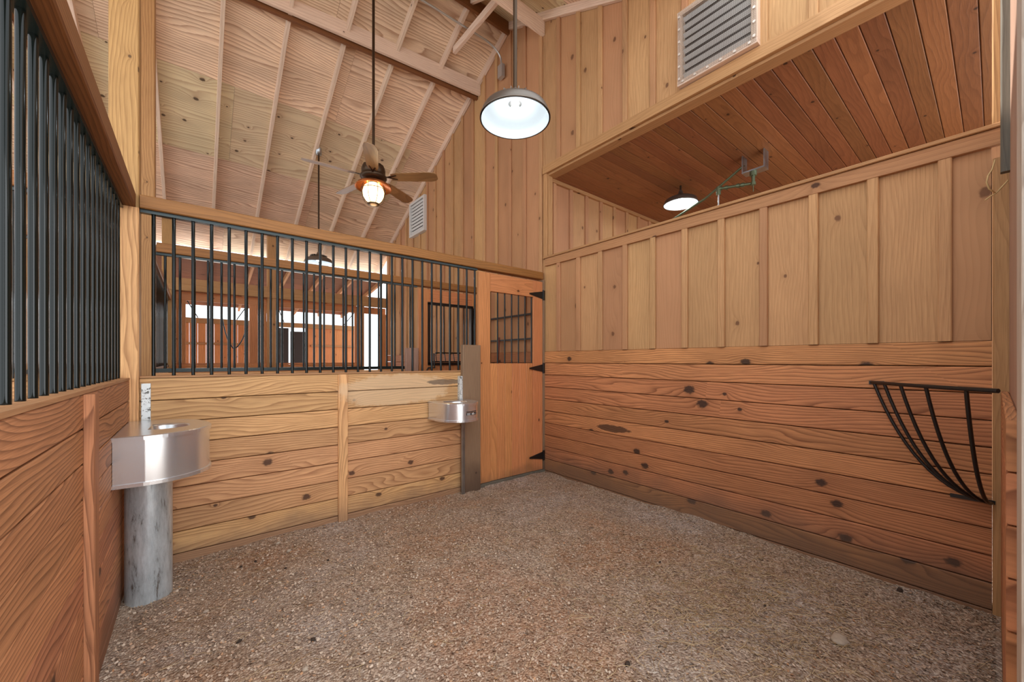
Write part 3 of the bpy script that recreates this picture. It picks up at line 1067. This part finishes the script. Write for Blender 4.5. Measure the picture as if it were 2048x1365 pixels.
def lab_quad(mb, a0, a1, z0, z1, d, mi):
    n = 6
    for i in range(n):
        p = []
        for a in (a0 + (a1 - a0) * i / n, a0 + (a1 - a0) * (i + 1) / n):
            p.append((1.945 + (0.20 + d) * math.cos(a), 3.27 + (0.235 + d) * math.sin(a)))
        mb.poly([(p[0][0], p[0][1], z0), (p[1][0], p[1][1], z0), (p[1][0], p[1][1], z1), (p[0][0], p[0][1], z1)], mi)


A0, A1 = math.radians(264), math.radians(303)
lab_quad(mb, A0, A1, .845, .868, .002, 0)
lab_quad(mb, A0, A1, .874, .880, .002, 0)
for i, (f0, f1, z0, z1) in enumerate(((.04, .30, .861, .864), (.04, .30, .854, .857), (.04, .30, .847, .850), (.42, .5, .850, .862), (.52, .62, .847, .866), (.64, .72, .850, .858), (.8, .92, .850, .853), (.8, .92, .860, .863))):
    lab_quad(mb, A0 + (A1 - A0) * f0, A0 + (A1 - A0) * f1, z0, z1, .003, 1)
mb.build('label_plate', [M_LABEL, M_LABELW], w2)
mb = MB()
mb.box(2.088, 2.122, BY - .075, BY - .052, -.01, 0.79, 'z', .003)  # pale strip standing in for the lit edge of the board post
mb.build('lit_edge_strip', M_GALV, w2)

sm_ = NT('speckled_galvanised_strip')
tc = sm_.n('ShaderNodeTexCoord').outputs['Object']
nz1 = sm_.noise(tc, 55, 3, 0.6).outputs[0]
sm_.l(sm_.ramp(nz1, [(0.36, S2L((84, 84, 78))), (0.46, S2L((222, 228, 228)))]), sm_.b.inputs['Base Color'])
sm_.b.inputs['Metallic'].default_value = 0.3
sm_.b.inputs['Roughness'].default_value = 0.4
mb = MB()
mb.box(-0.268, -0.222, BY - .014, BY - .001, 0.90, 1.20, 'z', .002)
tag(mb.build('wall_strip', sm_.mat), 'pale speckled metal strip on the wall above the large waterer', 'strip')
mb = MB()
mb.box(2.078, 2.110, BY - .05, BY - .0, 0.955, 1.19, 'z', .003)
tag(mb.build('wall_strip', sm_.mat), 'narrow pale metal strip on the board post above the small waterer', 'strip')

# ---- corner hay rack
root = thing('hay_rack', 'black metal corner hay rack on the right wall', 'hay rack', (3.29, 0.02, 0.594))
A = Vector((RX - .02, .486, 1.212)); B = Vector((2.80, -.008, 1.212)); C = Vector((3.272, .012, .594))
mb = MB()
mb.tube([A + (B - A) * (i / 10) + Vector((-.02, .02, 0)) * math.sin(PI * i / 10) for i in range(11)], .0105, 12)
mb.build('top_bar', M_BLACK, root)
for px in (1748, 1773, 1810, 1863, 1939):
    t = (px - 1024) / FPX
    dx, dy = math.sin(YAW) + t * math.cos(YAW), math.cos(YAW) - t * math.sin(YAW)
    # where this ray crosses the top bar in plan
    ex, ey = B.x - A.x, B.y - A.y
    s_ = (A.x * dy - A.y * dx) / (ey * dx - ex * dy)
    P0 = A + (B - A) * s_ + Vector((-.02, .02, 0)) * math.sin(PI * s_)
    pts = []
    M_ = Vector((C.x + .56 * (P0.x - C.x), C.y + .56 * (P0.y - C.y), .735))
    for i in range(15):
        q = i / 14
        pts.append(P0 * (1 - q) ** 2 + (M_ + (M_ - (P0 + C) / 2) * 0.75) * 2 * q * (1 - q) + C * q * q)
    mb = MB()
    mb.tube(pts, .0085, 10)
    mb.build('rib', M_BLACK, root)
mb = MB()
mb.box(RX - .022, RX - .014, 0.0, .16, .585, .605, 'y')
mb.tube([(RX - .026, .14, .595), (RX - .018, .14, .595)], .006, 8)
mb.build('wall_strap', M_BLACK, root)
mb = MB()
mb.box(RX - .022, RX - .014, .43, .50, 1.20, 1.222, 'y')
mb.build('wall_bracket', M_BLACK, root)
mb = MB()
mb.tube([(RX - .030, .47, 1.211), (RX - .020, .47, 1.211)], .006, 8)
mb.build('screw', M_SCREW, root)

# ---- baling twine hanging at the right edge
mb = MB()
mb.tube([at(1990, 320, 2.02), at(1984, 340, 2.02), at(1976, 352, 2.0), at(1973, 365, 2.0), at(1978, 378, 2.0), at(1992, 387, 2.0), at(2003, 375, 2.0), at(2016, 361, 2.0)], .0035, 6)
mb.tube([at(1992, 387, 2.0), at(1982, 392, 2.0), at(1970, 401, 2.0)], .003, 6)
tag(mb.build('baling_twine', M_TWINE), 'thin straw coloured twine dangling beside the right edge post', 'twine')


# ---- pendant lamps
def pendant(label, x, y, zrim, ztop, R, power, k=1.0, fins=True, group=None):
    root = thing('pendant_lamp', label, 'lamp', (x, y, zrim), group)
    H = R * 0.44
    out = [(R, zrim), (R * .99, zrim + .012), (R * .95, zrim + H * .45), (R * .90, zrim + H * .62), (R * .76, zrim + H * .80), (R * .58, zrim + H * .92), (R * .40, zrim + H), (R * .2, zrim + H * 1.02)]
    mb = MB()
    mb.lathe(out, x, y, 56)
    mb.lathe([(R * 1.0, zrim), (R * 1.02, zrim - .004), (R * 1.02, zrim + .006), (R * .99, zrim + .012)], x, y, 56)
    mb.build('shade', M_SHADE, root)
    mb = MB()
    mb.lathe([(r * .975, z - .004) for (r, z) in out][::-1], x, y, 56)
    mb.build('shade_inside', M_ENAM, root)
    mb = MB()
    n = 18 if fins else 0
    neck = [(R * .36, zrim + H), (R * .34, zrim + H * 1.22), (R * .16, zrim + H * 1.34), (R * .12, zrim + H * 1.75), (.013, zrim + H * 2.0)]
    mb.lathe(neck, x, y, 36)
    for i in range(n):
        a = 2 * PI * i / n
        mb.beam((x + R * .34 * math.cos(a), y + R * .34 * math.sin(a), zrim + H * 1.24), (x + R * .60 * math.cos(a), y + R * .60 * math.sin(a), zrim + H * 1.08), .004, R * .13)
    mb.build('neck', M_SHADE, root)
    mb = MB()
    mb.tube([(x, y, zrim + H * 1.9), (x, y, ztop)], .0125, 12)
    mb.build('rod', M_BRONZE, root)
    mb = MB()
    prof = [(.001, zrim + H * .30), (.018, zrim + H * .32), (.032, zrim + H * .45), (.034, zrim + H * .6), (.022, zrim + H * .85), (.018, zrim + H * .98)]
    mb.lathe(prof, x, y, 20)
    mb.build('bulb', M_BULB, root)
    d = bpy.data.lights.new('lamp_glow', 'POINT')
    d.energy = power
    d.color = (0.88, 0.95, 1.0)
    d.shadow_soft_size = 0.035
    lo = bpy.data.objects.new('lamp_glow', d)
    COL.objects.link(lo)
    lo.parent = root
    lo.location = (0, 0, H * .22)
    return root


pendant('large dome pendant lamp hanging in the stall, nearest to the camera', 1.552, 1.886, 2.856, zr(1.886) + .05, 0.216, 3.2)
lf = pendant('far dome pendant lamp on a thin rod behind the grille', 1.49, 6.6, 2.86, zr(6.6) - .02, 0.20, 3.2)
mb = MB()
mb.lathe([(.001, zr(6.6) - .05), (.04, zr(6.6) - .045), (.045, zr(6.6) + .05)], 1.49, 6.6, 20)
mb.build('canopy', M_GALV, lf)
pendant('small dome lamp under the brown plank ceiling above the right wall', 4.82, 2.53, 3.345, 3.579, 0.205, 7, fins=False)

# ---- ceiling fan with caged globe
fx, fy = 1.46, RIDGE_Y
root = thing('ceiling_fan', 'five-blade ceiling fan with a caged warm globe light on a long rod', 'fan', (fx, fy, 3.0))
mb = MB()
mb.tube([(fx, fy, RIDGE_Z - .06), (fx, fy, 3.44)], .014, 12)
mb.build('rod', M_BRONZE, root)
mb = MB()
mb.lathe([(.02, 3.47), (.045, 3.45), (.05, 3.41), (.105, 3.395), (.115, 3.36), (.115, 3.32), (.10, 3.295), (.13, 3.29), (.135, 3.27), (.10, 3.25), (.06, 3.23)], fx, fy, 36,
         mod=lambda t, z: 1 + (.04 * math.sin(14 * t) if 3.3 < z < 3.4 else 0))
mb.build('motor', M_BRONZE, root)
for i in range(5):
    a = math.radians(-40 + 72 * i)
    d = Vector((math.cos(a), math.sin(a), 0)); p = Vector((-d.y, d.x, 0))
    tilt = math.radians(-14)
    pu = p * math.cos(tilt) + Vector((0, 0, 1)) * math.sin(tilt)
    o_ = Vector((fx, fy, 3.275))
    mb = MB()
    prof = [(.19, .045), (.25, .058), (.45, .066), (.60, .068), (.655, .055), (.675, .03)]
    nv = Vector(d).cross(pu).normalized() * .003
    base = len(mb.v)
    for s_ in (1, -1):
        for (rr, hw) in prof:
            mb.v.append(o_ + d * rr + pu * hw + nv * s_)
            mb.v.append(o_ + d * rr - pu * hw + nv * s_)
    n = len(prof)
    for k in range(n - 1):
        q = base + 2 * k
        u0, u1 = prof[k][0], prof[k + 1][0]
        mb.face([q, q + 1, q + 3, q + 2], [(u0, .1), (u0, 0), (u1, 0), (u1, .1)], .3 + .1 * i)
        q2 = q + 2 * n
        mb.face([q2 + 2, q2 + 3, q2 + 1, q2], [(u1, .1), (u1, 0), (u0, 0), (u0, .1)], .3 + .1 * i)
    loop = [base + 2 * k for k in range(n)] + [base + 2 * k + 1 for k in range(n)][::-1]
    for k in range(len(loop)):
        a_, b_ = loop[k], loop[(k + 1) % len(loop)]
        mb.face([a_, b_, b_ + 2 * n, a_ + 2 * n], [(0, 0)] * 4, .5)
    bl = mb.build('blade', M_BLADE, root)
    mb = MB()
    mb.beam(o_ + d * .09, o_ + d * .16, .02, .008)
    mb.beam(o_ + d * .15 + pu * .0, o_ + d * .25 + pu * .03, .014, .008, up=pu.cross(d))
    mb.beam(o_ + d * .15 + pu * .0, o_ + d * .25 - pu * .03, .014, .008, up=pu.cross(d))
    mb.build('blade_iron', M_BRONZE, bl)
mb = MB()
mb.lathe([(.05, 3.24), (.10, 3.225), (.165, 3.195), (.185, 3.165), (.182, 3.16), (.16, 3.185), (.09, 3.21), (.05, 3.22)], fx, fy, 40)
mb.build('reflector', M_COPPER, root)
mb = MB()
mb.lathe([(.06, 3.205), (.095, 3.17), (.108, 3.12), (.10, 3.07), (.075, 3.03), (.04, 3.01), (.001, 3.005)], fx, fy, 32)
mb.build('globe', M_GLOBE, root)
mb = MB()
rp = [(.10, 3.20), (.116, 3.17), (.124, 3.12), (.116, 3.06), (.09, 3.015), (.06, 2.995)]
for i in range(8):
    a = 2 * PI * i / 8
    mb.tube([(fx + r * math.cos(a), fy + r * math.sin(a), z) for (r, z) in rp], .0028, 6)
for (r, z) in ((.122, 3.14), (.06, 2.995)):
    mb.tube([(fx + r * math.cos(2 * PI * i / 24), fy + r * math.sin(2 * PI * i / 24), z) for i in range(25)], .003, 6)
mb.lathe([(.06, 2.995), (.058, 2.985), (.02, 2.975), (.001, 2.974)], fx, fy, 20)
mb.build('cage', M_BRONZE, root)
d = bpy.data.lights.new('globe_glow', 'POINT'); d.energy = 5; d.color = (1, .78, .5); d.shadow_soft_size = .02
lo = bpy.data.objects.new('globe_glow', d); COL.objects.link(lo); lo.parent = root; lo.location = (0, 0, .235)
d.shadow_soft_size = .11
lo.location = (0, 0, -.08)


# ---- gable vents
def vent(label, y0, y1, z0, z1, meshed):
    root = thing('louver_vent', label, 'vent', (RX - .04, (y0 + y1) / 2, z0))
    x = RX - .062
    mb = MB()
    f = .045
    mb.box(x - .018, RX - .002, y0, y1, z0, z0 + f, 'y', .003)
    mb.box(x - .018, RX - .002, y0, y1, z1 - f, z1, 'y', .003)
    mb.box(x - .018, RX - .002, y0, y0 + f, z0 + f, z1 - f, 'z', .003)
    mb.box(x - .018, RX - .002, y1 - f, y1, z0 + f, z1 - f, 'z', .003)
    mb.build('frame', W_RAFT if meshed else M_WHITEV, root)
    mb = MB()
    n = 8 if meshed else 9
    for i in range(n):
        zz = z0 + f + (z1 - z0 - 2 * f) * (i + .5) / n
        mb.beam((x + .006, y0 + f, zz), (x + .006, y1 - f, zz), .004, .036, 0, (1, 0, -1.0))
    mb.build('louver_slats', M_WHITEV, root)
    mb = MB()
    mb.box(x + .029, x + .032, y0 + .01, y1 - .01, z0 + .01, z1 - .01, 'y')
    mb.build('backing', M_DARKDOOR, root)
    if meshed:
        mb = MB()
        st = .0127
        a = y0 + .01
        while a < y1 - .005:
            mb.beam((x - .024, a, z0 + .008), (x - .024, a, z1 - .008), .0014, .0014)
            a += st
        a = z0 + .01
        while a < z1 - .005:
            mb.beam((x - .025, y0 + .008, a), (x - .025, y1 - .008, a), .0014, .0014)
            a += st
        mb.build('wire_mesh', M_MESH, root)
        for k in range(6):
            q = (k + .5) / 6
            for (yy, zz) in ((y0 + .02, z0 + q * (z1 - z0)), (y1 - .02, z0 + q * (z1 - z0)), (y0 + q * (y1 - y0), z0 + .02)):
                mb = MB()
                mb.tube([(x - .030, yy, zz), (x - .018, yy, zz)], .010, 10)
                mb.build('screw_head', M_SCREW, root)
    return root


vent('large louvered vent covered with wire mesh, at the top above the plank ceiling', 1.106, 1.724, 3.705, 4.34, True)
vent('small white louvered vent low on the tall gable wall by the fan', 6.523, 7.156, 3.72, 4.37, False)

# ---- conduit and junction box under the ridge
root = thing('electrical_conduit', 'thin grey conduit bending down to a box on the gable wall', 'conduit', (RX - .04, 4.28, 5.2))
mb = MB()
xb, yb_ = RX - .035, 4.28
pts = [(-1.0, 4.25, 5.595), (2.9, 4.25, 5.595)]
pts += [(2.95 + .3 * math.sin(a), 4.25, 5.445 + .15 * math.cos(a)) for a in [PI / 2 * i / 10 for i in range(1, 11)]]
pts.append((3.25, 4.25, 5.37))
mb.tube(pts, .012, 10)
mb.build('pipe', M_COND, root)
mb = MB()
mb.box(RX - .085, RX - .028, 4.20, 4.30, 5.21, 5.38, 'z', .006)
mb.build('junction_box', M_COND, root)

# ---- pipework hanging from the annex ceiling
root = thing('ceiling_hydrant', 'green-brass pipework and bracket under the plank ceiling right of the small lamp', 'pipework', at(1508, 330, 4.25))
Pq = at(1512, 322, 4.22)
mb = MB()
c0 = Vector((Pq.x, Pq.y, 3.578))
mb.box(c0.x - .06, c0.x + .06, c0.y + .11, c0.y + .12, 3.40, 3.578, 'z')
mb.box(c0.x - .06, c0.x + .06, c0.y - .10, c0.y + .12, 3.385, 3.40, 'x')
mb.box(c0.x - .06, c0.x + .06, c0.y - .10, c0.y - .09, 3.40, 3.578, 'z')
mb.build('bracket', M_GALV, root)
mb = MB()
e0 = Vector((c0.x - .02, c0.y + .02, 3.39))
e1 = e0 + Vector((0, 0, -.13))
e2 = at(1437, 378, 4.45)
mb.tube([e0, e0 + Vector((0, 0, -.05))], .034, 14)
mb.tube([e0 + Vector((0, 0, -.04)), e1], .018, 12)
mb.tube([e1 + Vector((0, 0, .01)), e1 + Vector((0, 0, -.02))], .026, 12)
mb.tube([e1, e2], .015, 12)
for q in (.25, .38, .72, .9):
    p = e1 + (e2 - e1) * q
    mb.tube([p, p + (e2 - e1).normalized() * .03], .023, 12)
mb.tube([e2 + Vector((0, 0, .02)), e2 + Vector((0, 0, -.07))], .024, 12)
mb.tube([e1, e1 + Vector((0, 0, -.09))], .004, 6)
mb.build('valve_pipe', M_BRASS, root)
mb = MB()
mb.tube([c0 + Vector((-.02, .11, -.09)), at(1410, 398, 4.7), at(1345, 440, 5.1)], .014, 10)
mb.build('supply_pipe', M_BRASS, root)
mb = MB()
mb.tube([e2 + Vector((0, 0, -.06)), e2 + Vector((0, 0, -.9))], .008, 8)
mb.build('drop_tube', M_COND, root)

# ---- bedding litter
def zf(x, y):
    z = 0.028 * (noise.noise(Vector((x * 1.3, y * 1.3, 0.3)))) + 0.012 * noise.noise(Vector((x * 6, y * 6, 2))) + 0.006 * noise.noise(Vector((x * 17, y * 17, 5)))
    e = min(BY - y, RX - x)
    if e < 0.25: z += 0.02 * (1 - e / 0.25) * (0.5 + 0.8 * noise.noise(Vector((x * 3, y * 3, 9))))
    return z


R_ = random.Random(11)
mb = MB()
cnt = 0
while cnt < 42000:
    x = R_.uniform(-.3, RX - .02); y = 0.0 + (BY - .02) * R_.random() ** 1.3
    if x * 0.7 + y < 0.8: continue
    z = zf(x, y) + .002
    a = R_.uniform(0, PI); s1 = R_.uniform(.002, .0072); s2 = s1 * R_.uniform(.35, .9)
    dx, dy = math.cos(a) * s1, math.sin(a) * s1
    ex, ey = -math.sin(a) * s2, math.cos(a) * s2
    t1, t2 = R_.uniform(-.003, .005), R_.uniform(-.003, .005)
    b = len(mb.v)
    mb.v += [Vector((x - dx - ex, y - dy - ey, z)), Vector((x + dx - ex, y + dy - ey, z + t1)), Vector((x + dx + ex, y + dy + ey, z + .003 + t2)), Vector((x - dx + ex, y - dy + ey, z + .004))]
    mb.face([b, b + 1, b + 2, b + 3], [(0, 0)] * 4, R_.random())
    cnt += 1
tag(mb.build('wood_shavings', M_CHIP, loc=(0, 0, 0)), 'brown wood shavings scattered all over the stall floor', 'bedding', kind='stuff')
mb = MB()
cnt = 0
while cnt < 2600:
    if R_.random() < .6:
        x = R_.gauss(2.35, .45); y = R_.gauss(0.85, .35)
    else:
        x = R_.uniform(-.25, RX - .05); y = R_.uniform(.03, BY - .05)
    if not (-.27 < x < RX - .05 and .03 < y < BY - .05): continue
    L = R_.uniform(.03, .13); a = R_.gauss(.2, 1.0)
    z = max(zf(x, y), zf(x + L * math.cos(a), y + L * math.sin(a))) + .004
    bend = R_.uniform(-.015, .015)
    pts = [(x, y, z), (x + L / 2 * math.cos(a) - bend * math.sin(a), y + L / 2 * math.sin(a) + bend * math.cos(a), z + R_.uniform(.001, .006)), (x + L * math.cos(a), y + L * math.sin(a), z)]
    if pts[2][0] > RX - .03 or pts[2][1] > BY - .02 or pts[2][0] < -.3: continue
    mb.tube(pts, R_.uniform(.0006, .0012), 3, rnd=R_.random(), caps=False)
    cnt += 1
tag(mb.build('straw', M_STRAW, loc=(0, 0, 0)), 'loose pale straw strands lying on the stall floor', 'straw', kind='stuff')


def ground_pt(px, py):
    k = EYE * FPX / (py - 721)
    return at(px, py, k)


def lump(name, label, cat, px, py, s, mat, seed, flat=.6, group=None):
    g = ground_pt(px, py)
    mb = MB()
    n, m_ = 12, 8
    base = len(mb.v)
    zz = zf(g.x, g.y)
    for j in range(m_ + 1):
        ph = PI * j / m_
        for i in range(n):
            th = 2 * PI * i / n
            v = Vector((math.sin(ph) * math.cos(th), math.sin(ph) * math.sin(th) * .75, math.cos(ph) * flat))
            v *= s * (1 + .35 * noise.noise(v * 2 + Vector((seed, 0, 0))))
            mb.v.append(Vector((g.x, g.y, zz + s * flat * .6)) + v)
    for j in range(m_):
        for i in range(n):
            i2 = (i + 1) % n
            mb.face([base + j * n + i, base + (j + 1) * n + i, base + (j + 1) * n + i2, base + j * n + i2], [(0, 0)] * 4, .5, 0, True)
    return tag(mb.build(name, mat), label, cat, group)


lump('stone', 'pale stone in the straw on the right of the floor', 'stone', 1680, 1282, .045, M_STONE, 1, .4)
lump('stone', 'small white stone at the bottom, right of the middle of the floor', 'stone', 1592, 1290, .012, M_STONE, 2)
lump('stone', 'small white stone at the bottom, left of the middle of the floor', 'stone', 610, 1346, .014, M_STONE, 3)
lump('stone', 'flat pale stone in front of the pedestal pipe of the large waterer', 'stone', 412, 1221, .014, M_STONE, 4)
lump('stone', 'pale stone near the foot of the half wall, upper of two', 'stone', 556, 1089, .014, M_STONE, 5)
lump('stone', 'pale stone near the foot of the half wall, lower of two', 'stone', 578, 1103, .017, M_STONE, 6)
for i, (px, py, s) in enumerate(((478, 1285, .012), (626, 1287, .012), (482, 1131, .009), (511, 1123, .009), (571, 1140, .008), (656, 1125, .008), (1320, 1123, .008), (1530, 1211, .008), (1800, 1180, .018), (1255, 1335, .014), (365, 1380, .016))):
    if py < 1360:
        lump('dark_clod', 'small dark clod lying on the stall floor bedding', 'clod', px, py, s, M_DUNG, 10 + i, .7, 'dark clods on the bedding')
